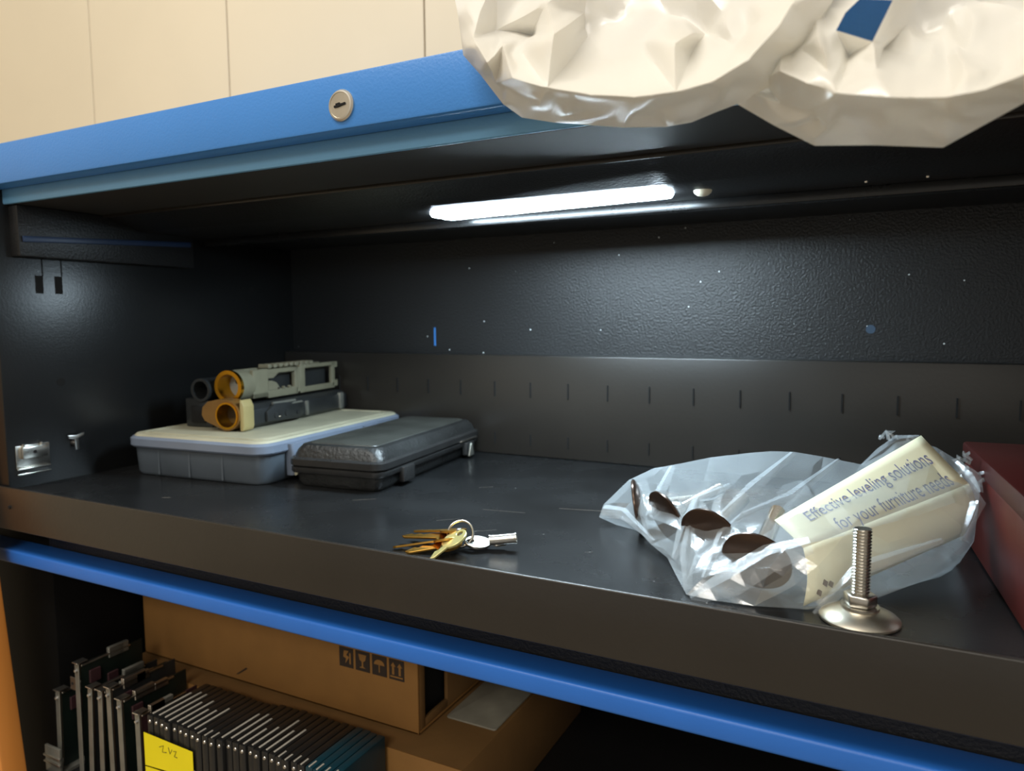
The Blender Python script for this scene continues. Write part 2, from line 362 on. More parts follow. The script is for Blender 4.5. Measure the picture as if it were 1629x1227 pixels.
# ================================================================== LED light bar
led = tag(empty('led_light_bar', (-.2835, .614, .2745), R(-5.4)), 'glowing white LED light bar stuck under the cabinet ceiling', 'light')
loft(MB(), [(rrect(.228, .026, .004), -.0010), (rrect(.228, .026, .004), -.0004)]).build('housing', 'ledbody', led)
loft(MB(), [(rrect(.235, .033, .005), -.0040), (rrect(.238, .035, .005), -.0009)]).build('diffuser', 'led', led)
for sx in (-.09, .09):
    MB().cyl((sx, 0, -.0005), (sx, 0, 0), .007, 16).build('magnet', 'steel', led)

# ================================================================== grey organizer box
GB = tag(empty('organizer_box', (-.672, .668, 0), R(4.8)), 'smoky grey plastic organizer box with dusty beige lid at the left', 'box')
loft(MB(), [(rrect(.182, .262, .016), .0006), (rrect(.187, .267, .018), .004), (rrect(.190, .270, .018), .033)]).build('body', 'grey_body', GB, smooth=True)
rim = loft(MB(), [(rrect(.196, .276, .020), .032), (rrect(.199, .279, .021), .034), (rrect(.199, .279, .021), .0415), (rrect(.194, .274, .020), .0440)]).build('lid_rim', 'grey_rim', GB, smooth=True)
lid = loft(MB(), [(rrect(.192, .272, .018), .0435), (rrect(.188, .268, .018), .0462)]).build('lid', 'grey_lid', GB, smooth=True)
for (w, dd) in ((.176, .256), (.164, .244)):
    P = rrect(w, dd, .014); loftp = [(a, b, .0464) for a, b in P]
    MB().tube(loftp, .0007, 6, True).build('lid_ridge', 'grey_lid', lid)
for yy in (-.085, .055):
    lt = loft(MB(), [(rrect(.010, .030, .003, cx=.099, cy=yy), .006), (rrect(.012, .032, .003, cx=.100, cy=yy), .030), (rrect(.010, .034, .003, cx=.100, cy=yy), .040)]).build('latch', 'grey_rim', GB, smooth=True)
    MB().tube([(.1055, yy-.013, .008), (.1060, yy+.013, .008)], .0022, 8).build('latch_lip', 'grey_lid', lt, smooth=True)
for xx in (-.050, -.006, .040):
    bx((xx-.0012, -.1350, .003), (xx+.0012, -.1340, .031)).build('divider_rib', 'grey_body', GB)
tb = loft(MB(), [(rrect(.006, .05, .002, cx=.099, cy=-.045), .026), (rrect(.008, .054, .002, cx=.101, cy=-.045), .033)]).build('hinge_tab', 'grey_lid', GB, smooth=True)

# ================================================================== black moulded case
BC = tag(empty('carry_case', (-.505, .682, 0), R(6.5)), 'flat black moulded plastic carry case beside the grey organizer box', 'case')
W_, D_ = .112, .246
loft(MB(), [(rrect(W_-.020, D_-.020, .008), .0005), (rrect(W_-.012, D_-.012, .010), .006), (rrect(W_-.010, D_-.010, .011), .016)]).build('base', 'case', BC, smooth=True)
loft(MB(), [(rrect(W_-.002, D_-.002, .012), .0155), (rrect(W_, D_, .013), .017), (rrect(W_, D_, .013), .0205), (rrect(W_-.003, D_-.003, .012), .0215)]).build('base_rim', 'case_smooth', BC, smooth=True)
loft(MB(), [(rrect(W_-.003, D_-.003, .012), .0217), (rrect(W_+.001, D_+.001, .013), .0235), (rrect(W_+.001, D_+.001, .013), .0295), (rrect(W_-.004, D_-.004, .012), .0315)]).build('lid_rim', 'case_smooth', BC, smooth=True)
clid = loft(MB(), [(rrect(W_-.006, D_-.006, .012), .031), (rrect(W_-.010, D_-.010, .013), .038), (rrect(W_-.018, D_-.018, .013), .0432), (rrect(W_-.026, D_-.026, .012), .0442)]).build('lid', 'case', BC, smooth=True)
loft(MB(), [(rrect(W_-.030, D_-.030, .008), .0435), (rrect(W_-.032, D_-.032, .008), .0450)]).build('lid_panel', mat('worn_black_top', (.04, .041, .036), .42, bump=.35, bscale=200, var=.35, vscale=25), clid, smooth=True)
for yy in (-.072, .084):
    bx((W_/2-.003, yy-.012, .0045), (W_/2+.0035, yy+.012, .0205)).build('latch', 'case_smooth', BC, bevel=.0015)
bx((W_/2-.001, .06, .0222), (W_/2+.0022, .108, .0238)).build('latch_edge', 'silver', BC, bevel=.0006)
tr = MB(); tr.prism([(-.008, 0), (.008, 0), (.001, .016), (-.001, .016)], (W_/2+.003, .084, .003), (0, 1, 0), (0, 0, 1), (.002, 0, 0)); tr.build('pull_tab', 'bracket', BC, bevel=.0005)

# ================================================================== machined housings on the organizer
T0 = .0462
def frame_bar(mb, y0, y1, z0, z1, x0, x1): mb.box((x0, y0, z0), (x1, y1, z1))
# tan open-sided housing lying on the black one
RA = tag(empty('tan_housing', (-.676, .600, T0+.0285), R(8.5)), 'tan open-sided machined housing with gold round collar, topmost of the pile', 'machined part')
MB().lathe([(.0185, 0), (.0185, .016), (.0165, .026), (.0135, .026), (.0135, .022), (.0150, .022), (.0150, 0)], (0, 0, .0205), (0, 1, 0), 36, True).build('neck', 'tan', RA, smooth=True)
MB().lathe([(.0188, -.003), (.0188, .002), (.0150, .002), (.0150, .018), (.0142, .018), (.0142, -.003)], (0, 0, .0205), (0, 1, 0), 36, True).build('threaded_collar', 'brass', RA, smooth=True)
wl = MB().lathe([(.0146, .0178), (.0146, .021)], (0, 0, .0205), (0, 1, 0), 30).build('inner_wall', mat('pale_inner_face', srgb(150, 160, 160), .45), RA)
for (a, b) in ((-.003, .004), (.006, .004)):
    MB().lathe([(.0028, 0), (.0028, .0006)], (a, .0174, .0205+b), (0, 1, 0), 12).build('bore', 'hole', wl)
body = MB()
P_out = [(.024, .006), (.10, .001), (.205, .004), (.205, .012), (.198, .012), (.198, .030), (.205, .030), (.205, .0385), (.120, .0385), (.024, .038)]
bars = [(.024, .052, .004, .038), (.052, .112, .002, .0115), (.052, .112, .0315, .037), (.106, .1125, .002, .037), (.118, .128, .002, .0385), (.128, .198, .002, .0095), (.128, .198, .0335, .0385), (.192, .199, .004, .0385), (.198, .206, .004, .013), (.198, .206, .0305, .0385)]
for (y0, y1, z0, z1) in bars: body.box((.009, y0, z0), (.0145, y1, z1))
body.box((-.0145, .024, .004), (-.010, .199, .038)); body.box((-.0145, .024, .004), (.0145, .052, .010)); body.box((-.0145, .112, .004), (.0145, .118, .036))
body.build('body', 'tan', RA, bevel=.0007, seg=1)
g = MB(); g.prism([(.052, .0115), (.075, .0115), (.068, .020), (.058, .023), (.052, .023)], (.0095, 0, 0), (0, 1, 0), (0, 0, 1), (.0048, 0, 0)); g.prism([(.052, .026), (.062, .026), (.072, .0318), (.052, .0318)], (.0095, 0, 0), (0, 1, 0), (0, 0, 1), (.0048, 0, 0)); g.build('port_web', 'tan', RA)
bx((-.010, .052, .006), (.004, .19, .034)).build('bore_shadow_liner', 'matblack', RA)  # black filler standing in for shade seen through the side windows
tr_ = MB()
for i in range(9): tr_.box((-.008, .062+i*.011, .0375), (.008, .069+i*.011, .0425))
tr_.build('top_rail', 'tan', RA, bevel=.0008, seg=1)
for i in range(3): MB().cyl((.012, .070+i*.012, .0128), (.0155, .070+i*.012, .0128), .0016, 8).build('pin', 'pin' if i == 0 else 'tan', RA)
# black housing with gold tear-drop end plate
RB = tag(empty('black_housing', (-.664, .579, T0), R(8.5)), 'black machined housing with gold tear-drop end plate and tan flange, front of pile', 'machined part')
pl = MB(); P = []
for k in range(24):
    a = 2*math.pi*k/24; P.append((.004+.0175*math.cos(a), .0185+.0175*math.sin(a)))
tear = [(-.026, .0115), (-.030, .018), (-.0285, .027), (-.021, .0335), (-.008, .0362), (.004, .036)]
arc_ = [(.004+.0175*math.cos(R(a)), .0185+.0175*math.sin(R(a))) for a in range(75, -181+75, -15)]
arc_ = [(.004+.0175*math.cos(R(a)), .0185+.0175*math.sin(R(a))) for a in range(80, -111, -12)]
poly = tear + arc_
pl = prism_hole(poly, [(.005+.0142*math.cos(2*math.pi*k/30), .0182+.0142*math.sin(2*math.pi*k/30)) for k in range(30)], (0, 0, 0), (1, 0, 0), (0, 0, 1), (0, .018, 0))
pl.build('end_plate', 'goldmatt', RB)
MB().lathe([(.0152, -.0012), (.0152, -.0002), (.0141, -.0002), (.0141, .0175), (.0132, .0175), (.0132, -.0012)], (.005, 0, .0182), (0, 1, 0), 36, True).build('threaded_collar', 'brass', RB, smooth=True)
MB().lathe([(.0131, .0165), (.0131, .0175)], (.005, 0, .0182), (0, 1, 0), 28).build('bore', mat('dark_bore', (.02, .017, .015), .4), RB)
fl = MB(); fl.prism([(.0205, .001), (.0245, .001), (.0262, .006), (.0262, .029), (.0225, .036), (.0205, .036)], (0, .002, 0), (1, 0, 0), (0, 0, 1), (0, .018, 0)); fl.build('flange', 'tan2', RB, bevel=.0012)
bb = MB(); bb.prism([(-.014, .001), (.017, .001), (.021, .005), (.021, .022), (.012, .0275), (-.014, .0275)], (0, .020, 0), (1, 0, 0), (0, 0, 1), (0, .205, 0)); bb.build('body', 'matblack', RB, bevel=.0012)
bo = MB(); bo.prism([(.045, .006), (.105, .003), (.118, .008), (.118, .020), (.108, .025), (.060, .026), (.045, .018)], (.0205, 0, 0), (0, 1, 0), (0, 0, 1), (.005, 0, 0)); bo.build('side_boss', 'matblack', RB, bevel=.0015)
rl = MB(); rl.tube([(.0225, .058, .0265), (.0245, .100, .0262)], .0016, 8); rl.tube([(.0225, .068, .0225), (.0258, .112, .0235)], .0013, 8); rl.build('guide_rod', 'bracket', RB, smooth=True)
for (yy, zz, r_) in ((.060, .012, .0035), (.082, .013, .0045), (.104, .011, .003)):
    MB().cyl((.024, yy, zz), (.0268, yy, zz), r_, 14).build('pin_boss', 'matblack', RB, smooth=True)
MB().lathe([(.0013, 0), (.0008, .0012)], (.0264, .066, .0100), (1, 0, 0), 10).build('pin', 'pin', RB, smooth=True)
bx((.019, .126, .004), (.0235, .131, .022)).build('stop_block', 'bracket', RB, bevel=.0006)
bx((.018, .205, .003), (.0235, .215, .025)).build('rear_lug', 'bracket', RB, bevel=.0012)
# second black housing behind
RC = tag(empty('rear_housing', (-.716, .592, T0), R(8.5)), 'plain dull black machined housing lying behind the gold-collared ones', 'machined part')
rc = MB(); rc.prism([(-.022, .0006), (.016, .0006), (.016, .030), (.006, .034), (-.022, .034)], (0, 0, 0), (1, 0, 0), (0, 0, 1), (0, .17, 0)); rc.build('body', 'matblack', RC, bevel=.0015)
MB().lathe([(.0135, 0), (.0135, .03), (.0105, .03), (.0105, 0)], (.004, -.004, .0445), (0, 1, 0), 30, True).build('ring', 'matblack', RC, smooth=True)
bx((-.012, -.003, .006), (.008, .001, .026)).build('recess_plate', 'hole', RC, bevel=.001)

# ================================================================== bunch of keys
KB = tag(empty('key_bunch', (-.280, .4535, 0), 0), 'bunch of brass and silver keys on a steel split ring near shelf edge', 'keys')
rg = MB(); ax = Vector((.25, -.82, .45)).normalized(); t = ax.orthogonal().normalized(); w = ax.cross(t); cc = Vector((.001, .003, .0112))
rg.tube([cc + t*(.0098*math.cos(2*math.pi*k/40)) + w*(.0098*math.sin(2*math.pi*k/40)) for k in range(40)], .00085, 8, True)
rg.tube([cc + ax*.0014 + t*(.0098*math.cos(2*math.pi*k/40)) + w*(.0098*math.sin(2*math.pi*k/40)) for k in range(26)], .00085, 8)
rg.build('split_ring', 'zinc', KB, smooth=True)
def key_mesh(length=.032, bow=.0115):
    P = [(.004+bow*math.cos(R(a))*1.0, bow*.92*math.sin(R(a))) for a in range(-155, 156, 20)]
    P = [(-x_, y_) for x_, y_ in P]
    blade = [(.006, .0038), (length, .0036), (length+.003, .0012), (length-.001, -.0012), (length-.004, -.0026), (length-.007, -.0012), (length-.010, -.0030), (length-.014, -.0014), (length-.018, -.0032), (.006, -.0036)]
    return P, blade
def add_key(loc, rot, m, length=.032, bow=.0105, th=.0019):
    mb = MB(); n = 28
    # bow as ring with a hole
    outer = [(bow*math.cos(2*math.pi*k/n), bow*.9*math.sin(2*math.pi*k/n)) for k in range(n)]
    inner = [(-bow*.55+.0026*math.cos(2*math.pi*k/n), .0026*math.sin(2*math.pi*k/n)) for k in range(n)]
    vs = [(a, b, -th/2) for a, b in outer] + [(a, b, -th/2) for a, b in inner] + [(a, b, th/2) for a, b in outer] + [(a, b, th/2) for a, b in inner]
    fs = []
    for k in range(n):
        j = (k+1) % n
        fs += [(k, n+k, n+j, j), (2*n+k, 2*n+j, 3*n+j, 3*n+k), (k, j, 2*n+j, 2*n+k), (n+k, 3*n+k, 3*n+j, n+j)]
    mb.add(vs, fs)
    L0 = bow*.85
    bl = [(L0, .0038), (L0+length, .0034), (L0+length+.003, .001), (L0+length-.001, -.001), (L0+length-.004, -.0026), (L0+length-.007, -.001), (L0+length-.011, -.003), (L0+length-.015, -.0012), (L0+length-.019, -.003), (L0, -.0038)]
    mb.prism(bl[::-1], (0, 0, -th*.45), (1, 0, 0), (0, 1, 0), (0, 0, th*.9))
    Mr = Matrix.Translation(loc) @ rot.to_4x4()
    mb.v = [tuple(Mr @ Vector(v)) for v in mb.v]
    return mb.build('key', m, KB, bevel=.0003, seg=1)
def rot(zdeg, tilt, roll=0): return Matrix.Rotation(R(zdeg), 3, 'Z') @ Matrix.Rotation(R(tilt), 3, 'Y') @ Matrix.Rotation(R(roll), 3, 'X')
add_key((-.006, .004, .0125), rot(176, 9, 8), 'key_brass', .026)
add_key((-.007, .000, .0090), rot(186, 5, -10), 'key_brass', .028)
add_key((-.005, -.006, .0085), rot(200, 10, 16), 'key_brass', .030)
add_key((-.003, -.008, .0060), rot(212, 8, -14), 'key_brass', .020)
add_key((.0035, -.010, .0112), rot(-118, 28, 0), 'key_pale', .012, bow=.0102)
add_key((.014, .006, .0055), rot(24, 6, 12), 'zinc', .010, bow=.0098)
tk = MB().lathe([(.0042, 0), (.0042, .0008), (.0038, .001), (.0038, .0185), (.0042, .019), (.0042, .020), (.0030, .020), (.0028, .012)], (.0225, .0090, .0075), (.9, .38, .10), 24)
tk.build('tubular_key', 'zinc', KB, smooth=True)
bx((.0005, -.003, .009), (.0035, .001, .0165)).build('ring_clip', 'steel', KB, bevel=.0005)

# ================================================================== levelling feet
def make_foot(bm_='nickel'):
    o = empty('leveling_foot')
    base = MB().lathe([(.0200, 0), (.0212, .0006), (.0212, .0018), (.0195, .0034), (.0150, .0056), (.0095, .0074), (.0060, .0080)], (0, 0, 0), (0, 0, 1), 44).build('base_disc', bm_, o, smooth=True)
    MB().lathe([(.0102, .0074), (.0102, .0088)], n=28).build('washer', 'zinc', o, smooth=True)
    nut = MB().lathe([(.0078, .0088), (.0088, .0096), (.0088, .0150), (.0078, .0158)], n=6).build('hex_nut', 'zinc', o, bevel=.0003, seg=1)
    # threaded stud with a real helix
    mb = MB(); n, turns, pitch, z0 = 16, 21, .0018, .0150
    rows = turns*8
    for i in range(rows+1):
        for k_ in range(n):
            a = 2*math.pi*k_/n
            zz = z0 + pitch*turns*i/rows
            ph = ((zz/pitch) - k_/n) % 1.0
            r_ = .0040 + .0012*(1-abs(2*ph-1))
            mb.v.append((r_*math.cos(a), r_*math.sin(a), zz))
    for i in range(rows):
        for k_ in range(n):
            j = (k_+1) % n; mb.f.append((i*n+k_, i*n+j, (i+1)*n+j, (i+1)*n+k_))
    mb.f.append(tuple(range(n))); mb.f.append(tuple(rows*n+k_ for k_ in range(n)))
    mb.build('threaded_stud', 'zinc', o, smooth=True)
    return o
foot = make_foot(); foot.location = (-.0095, .4438, 0); foot.rotation_euler = (R(0), 0, R(12))
tag(foot, 'nickel leveling foot with threaded stud standing upright before the plastic bag', 'furniture foot', 'leveling feet')
inside = [((-.103, .487, .0235), (.25, .85, .32), 'dark round leveling foot in the bag, just left of the paper card'),
          ((-.143, .524, .0225), (.55, .60, .30), 'leveling foot in the bag, second from the pointed bag end'),
          ((-.176, .555, .0210), (.90, .25, .15), 'leveling foot in the bag, nearest to the pointed bag end'),
          ((-.068, .4565, .0208), (.12, .90, .40), 'dark leveling foot low in the bag, in front under the paper card')]
fd = None
for loc, axv, lab in inside:
    f_ = make_foot('foot_dark') if fd is None else copy_tree(fd)
    fd = fd or f_
    f_.location = loc; f_.rotation_euler = Vector(axv).to_track_quat('Z', 'X').to_euler(); tag(f_, lab, 'furniture foot', 'leveling feet')

# ================================================================== folded paper card (inside the bag)
CD = [Vector(p) for p in ((-0.0613, 0.485, 0.0407), (0.0225, 0.592, 0.0856), (0.0504, 0.565, 0.0588), (-0.0414, 0.46, 0.0324), (0.0499, 0.555, 0.0516), (-0.0393, 0.447, 0.0016), (0.0478, 0.555, 0.0261))]
card = tag(empty('paper_card', (0, .52, 0)), 'cream folded paper card printed with blue-grey text inside the plastic bag', 'card')
Mi = Matrix.Translation((0, -.52, 0))
def patch(q00, q10, q11, q01, nu, nv, bulge):
    """thin curved sheet between four corners (u along text, v across)"""
    n_ = (q10-q00).cross(q01-q00).normalized()
    G = []
    for j in range(nv+1):
        for i in range(nu+1):
            u, v = i/nu, j/nv
            p = (q00*(1-u)+q10*u)*(1-v) + (q01*(1-u)+q11*u)*v
            G.append(p + n_*bulge(u, v))
    F = [(j*(nu+1)+i, j*(nu+1)+i+1, (j+1)*(nu+1)+i+1, (j+1)*(nu+1)+i) for j in range(nv) for i in range(nu)]
    return G, F, n_
A_, B_, Cc, D_2 = CD[0], CD[1], CD[2], CD[3]
up_b = lambda u, v: .0012*math.sin(3.1*u+.4)*math.sin(3.14*v)
Gv, Gf, nrm_up = patch(D_2, Cc, B_, A_, 16, 6, up_b)
sheet = MB().add(Gv, Gf); so = sheet.build('front_panel', 'card', card, smooth=True); so.data.transform(Mi)
md = so.modifiers.new('thick', 'SOLIDIFY'); md.thickness = .0004; md.offset = 0
lo_b = lambda u, v: .007*math.sin(3.14*v)*(.5+.5*u)
Gv, Gf, nrm_lo = patch(CD[5], CD[6], Cc, D_2, 16, 8, lo_b)
so2 = MB().add(Gv, Gf).build('folded_panel', 'card', card, smooth=True); so2.data.transform(Mi)
md = so2.modifiers.new('thick', 'SOLIDIFY'); md.thickness = .0004; md.offset = 0
def text_mesh(body, size):
    cu = bpy.data.curves.new('txt', 'FONT'); cu.body = body; cu.size = size; cu.extrude = 0; cu.resolution_u = 3
    o = bpy.data.objects.new('txt', cu); C.objects.link(o)
    dg = bpy.context.evaluated_depsgraph_get(); dg.update()
    me = bpy.data.meshes.new_from_object(o.evaluated_get(dg)); bpy.data.objects.remove(o); return me
def place_text(body, name, u0, u1, v0, vh, m):
    me = text_mesh(body, 1.0)
    xs = [v.co.x for v in me.vertices]; w = max(xs)-min(xs); x0 = min(xs)
    eu0 = (Cc-D_2); 
    for v in me.vertices:
        u = u0 + (v.co.x-x0)/w*(u1-u0); vv = v0 + v.co.y*vh
        p = (D_2*(1-u)+Cc*u)*(1-vv) + (A_*(1-u)+B_*u)*vv
        p = p + nrm_up*(up_b(u, vv)+.0006)
        v.co = Mi @ p
    me.materials.append(K[m]); o = bpy.data.objects.new(name, me); C.objects.link(o); o.parent = card; return o
place_text('Effective leveling solutions', 'printed_text', .13, .93, .50, .40, 'ink')
place_text('for your furniture needs', 'printed_text', .22, .93, .06, .40, 'ink')
for (u, v) in ((.10, .26), (.135, .20), (.075, .13)):
    p = (CD[5]*(1-u)+CD[6]*u)*(1-v) + (D_2*(1-u)+Cc*u)*v + nrm_lo*(lo_b(u, v)+.0006)
    e1 = (CD[6]-CD[5]).normalized(); e2 = nrm_lo.cross(e1)
    o = MB().prism([(-.0022, 0), (0, -.0024), (.0022, 0), (0, .0024)], p, e1, e2, nrm_lo*.0002).build('logo_mark', 'logo', card); o.data.transform(Mi)

# ================================================================== crumpled film helper
BAG_OUT = [(-0.2101,0.5650,0.0052), (-0.2081,0.5700,0.0150), (-0.1896,0.5800,0.0356), (-0.1697,0.5850,0.0465), (-0.1527,0.5900,0.0502), (-0.1268,0.6000,0.0564), (-0.0980,0.6050,0.0614), (-0.0812,0.6050,0.0642), (-0.0638,0.6050,0.0651), (-0.0422,0.6100,0.0619), (-0.0156,0.6100,0.0582), (-0.0010,0.6100,0.0676), (0.0069,0.6000,0.0783), (0.0161,0.6000,0.0808), (0.0326,0.5950,0.0773), (0.0487,0.5900,0.0678), (0.0576,0.5700,0.0577), (0.0544,0.5450,0.0462), (0.0452,0.5300,0.0261), (0.0312,0.5150,0.0136), (0.0139,0.4950,0.0054), (-0.0044,0.4750,0.0010), (-0.0223,0.4600,0.0010), (-0.0364,0.4440,0.0010), (-0.0651,0.4360,0.0010), (-0.0865,0.4340,0.0010), (-0.1051,0.4360,0.0010), (-0.1194,0.4650,0.0020), (-0.1317,0.4900,0.0041), (-0.1497,0.5100,0.0059), (-0.1696,0.5350,0.0100), (-0.1891,0.5550,0.0086)]
BAG_IN = [(-0.1813,0.5550,0.0230), (-0.1736,0.5600,0.0340), (-0.1616,0.5300,0.0172), (-0.1569,0.5500,0.0392), (-0.1513,0.5750,0.0474), (-0.1439,0.5300,0.0328), (-0.1543,0.5200,0.0235), (-0.1231,0.4950,0.0231), (-0.1234,0.4800,0.0118), (-0.1226,0.5350,0.0363), (-0.1129,0.4850,0.0249), (-0.1088,0.4550,0.0110), (-0.1116,0.5100,0.0409), (-0.1007,0.5200,0.0466), (-0.0987,0.4900,0.0340), (-0.0947,0.4620,0.0253), (-0.0962,0.4430,0.0107), (-0.0932,0.5500,0.0527), (-0.0842,0.5000,0.0397), (-0.0754,0.5350,0.0482), (-0.0701,0.5750,0.0595), (-0.0530,0.5600,0.0544), (-0.0419,0.5550,0.0496), (-0.0239,0.5600,0.0526), (-0.0602,0.5000,0.0425), (-0.0750,0.4700,0.0339), (-0.0633,0.4550,0.0316), (-0.0761,0.4450,0.0191), (-0.0838,0.4380,0.0065), (-0.0574,0.4400,0.0235), (-0.0481,0.4470,0.0360), (-0.0430,0.4360,0.0177), (-0.0376,0.4430,0.0404), (-0.0323,0.4440,0.0279), (-0.0252,0.4450,0.0102), (-0.0203,0.4580,0.0423), (-0.0098,0.4650,0.0192), (-0.0010,0.4750,0.0478), (0.0064,0.4820,0.0259), (0.0190,0.4950,0.0509), (0.0268,0.5050,0.0298), (0.0399,0.5200,0.0552), (-0.0378,0.5050,0.0481), (-0.0168,0.5300,0.0552), (0.0051,0.5600,0.0686), (0.0185,0.5700,0.0723), (0.0351,0.5600,0.0627), (0.0124,0.5150,0.0574), (-0.0082,0.4900,0.0529)]
W1_OUT = [(-0.2675,0.4320,0.4281), (-0.2543,0.4100,0.3933), (-0.2324,0.3850,0.3501), (-0.2289,0.3850,0.3253), (-0.2171,0.3850,0.3120), (-0.2028,0.3850,0.2940), (-0.1907,0.3850,0.2847), (-0.1711,0.3850,0.2795), (-0.1291,0.3800,0.2705), (-0.1055,0.3800,0.2679), (-0.0926,0.3800,0.2685), (-0.0791,0.3750,0.2707), (-0.0686,0.3700,0.2716), (-0.0526,0.3650,0.2761), (-0.0400,0.3650,0.2907), (-0.0284,0.3700,0.3099), (-0.0210,0.3850,0.3316), (-0.0183,0.4320,0.3715), (-0.0421,0.4400,0.3905), (-0.0672,0.4370,0.3928), (-0.0919,0.4420,0.4087), (-0.1157,0.4380,0.4041), (-0.1477,0.4440,0.4227), (-0.1735,0.4380,0.4199), (-0.2057,0.4440,0.4406), (-0.2387,0.4380,0.4355)]
W1_IN = [(-0.2066,0.3578,0.3225), (-0.1858,0.3360,0.2995), (-0.1693,0.3350,0.2890), (-0.1499,0.3300,0.2803), (-0.1255,0.3250,0.2721), (-0.1036,0.3220,0.2674), (-0.0854,0.3220,0.2667), (-0.0714,0.3250,0.2696), (-0.0569,0.3300,0.2783), (-0.0445,0.3288,0.2896), (-0.0380,0.3432,0.3074), (-0.2095,0.3722,0.3429), (-0.2113,0.3940,0.3404), (-0.1843,0.3505,0.3115), (-0.1770,0.3578,0.3093), (-0.1936,0.4040,0.3370), (-0.1682,0.3722,0.3366), (-0.1492,0.3360,0.3054), (-0.1580,0.4040,0.3290), (-0.1600,0.4040,0.3431), (-0.1369,0.3722,0.3056), (-0.1394,0.4040,0.3358), (-0.1190,0.3795,0.3111), (-0.0894,0.3360,0.2943), (-0.1121,0.4012,0.3330), (-0.0912,0.3722,0.2995), (-0.0902,0.3940,0.3170), (-0.0779,0.3795,0.3188), (-0.0675,0.3578,0.2953), (-0.0619,0.3722,0.3161), (-0.1808,0.3900,0.3657), (-0.1547,0.4000,0.3608), (-0.1289,0.4100,0.3626), (-0.0961,0.3900,0.3445), (-0.0712,0.3900,0.3422), (-0.0507,0.3900,0.3436), (-0.2088,0.3900,0.3683), (-0.1635,0.3520,0.2804), (-0.1537,0.3620,0.2774), (-0.1323,0.3600,0.2729), (-0.1113,0.3560,0.2698), (-0.0918,0.3520,0.2686), (-0.0782,0.3500,0.2710), (-0.1864,0.3650,0.2917), (-0.1976,0.3680,0.3009), (-0.0684,0.3500,0.2738)]
W2_OUT = [(-0.0708,0.3750,0.2741), (-0.0518,0.3700,0.2599), (-0.0335,0.3700,0.2484), (-0.0091,0.3700,0.2459), (0.0176,0.3700,0.2419), (0.0310,0.3700,0.2489), (0.0456,0.3700,0.2565), (0.0648,0.3750,0.2684), (0.0814,0.3850,0.2954), (0.0950,0.4320,0.3440), (0.0816,0.4400,0.3586), (0.0647,0.4370,0.3575), (0.0477,0.4420,0.3727), (0.0296,0.4380,0.3679), (0.0107,0.4420,0.3805), (-0.0100,0.4320,0.3689), (-0.0262,0.4000,0.3394), (-0.0355,0.3850,0.3156), (-0.0463,0.3750,0.2943), (-0.0568,0.3720,0.2803)]
W2_IN = [(-0.0451,0.3360,0.2738), (-0.0337,0.3350,0.2667), (-0.0216,0.3250,0.2583), (-0.0084,0.3200,0.2538), (0.0043,0.3180,0.2510), (0.0164,0.3180,0.2497), (0.0281,0.3200,0.2512), (0.0400,0.3280,0.2569), (0.0528,0.3288,0.2644), (-0.0389,0.3577,0.2877), (-0.0313,0.3432,0.2883), (-0.0251,0.3578,0.2938), (-0.0167,0.3722,0.3106), (-0.0105,0.3505,0.2842), (-0.0038,0.3795,0.3101), (-0.0206,0.3722,0.2864), (-0.0255,0.3360,0.2713), (-0.0081,0.3360,0.2685), (-0.0059,0.3940,0.2949), (0.0016,0.4040,0.3067), (0.0069,0.3795,0.2841), (0.0171,0.4012,0.2974), (0.0180,0.3578,0.2720), (0.0193,0.4040,0.3090), (0.0253,0.3722,0.2815), (0.0272,0.3360,0.2630), (0.0376,0.3868,0.2917), (0.0373,0.3578,0.2713), (0.0493,0.3940,0.2998), (0.0494,0.3578,0.2753), (0.0632,0.3722,0.2895), (0.0314,0.4040,0.3122), (0.0110,0.4000,0.3258), (0.0399,0.4000,0.3250), (0.0609,0.3900,0.3163), (-0.0045,0.3950,0.3298), (-0.0162,0.3900,0.3331), (-0.0322,0.3520,0.2571), (-0.0317,0.3600,0.2535), (-0.0210,0.3500,0.2539), (-0.0018,0.3450,0.2491), (0.0160,0.3450,0.2468), (0.0286,0.3450,0.2507), (0.0429,0.3500,0.2571), (-0.0479,0.3600,0.2666), (-0.0598,0.3650,0.2737), (-0.0220,0.3650,0.3031)]
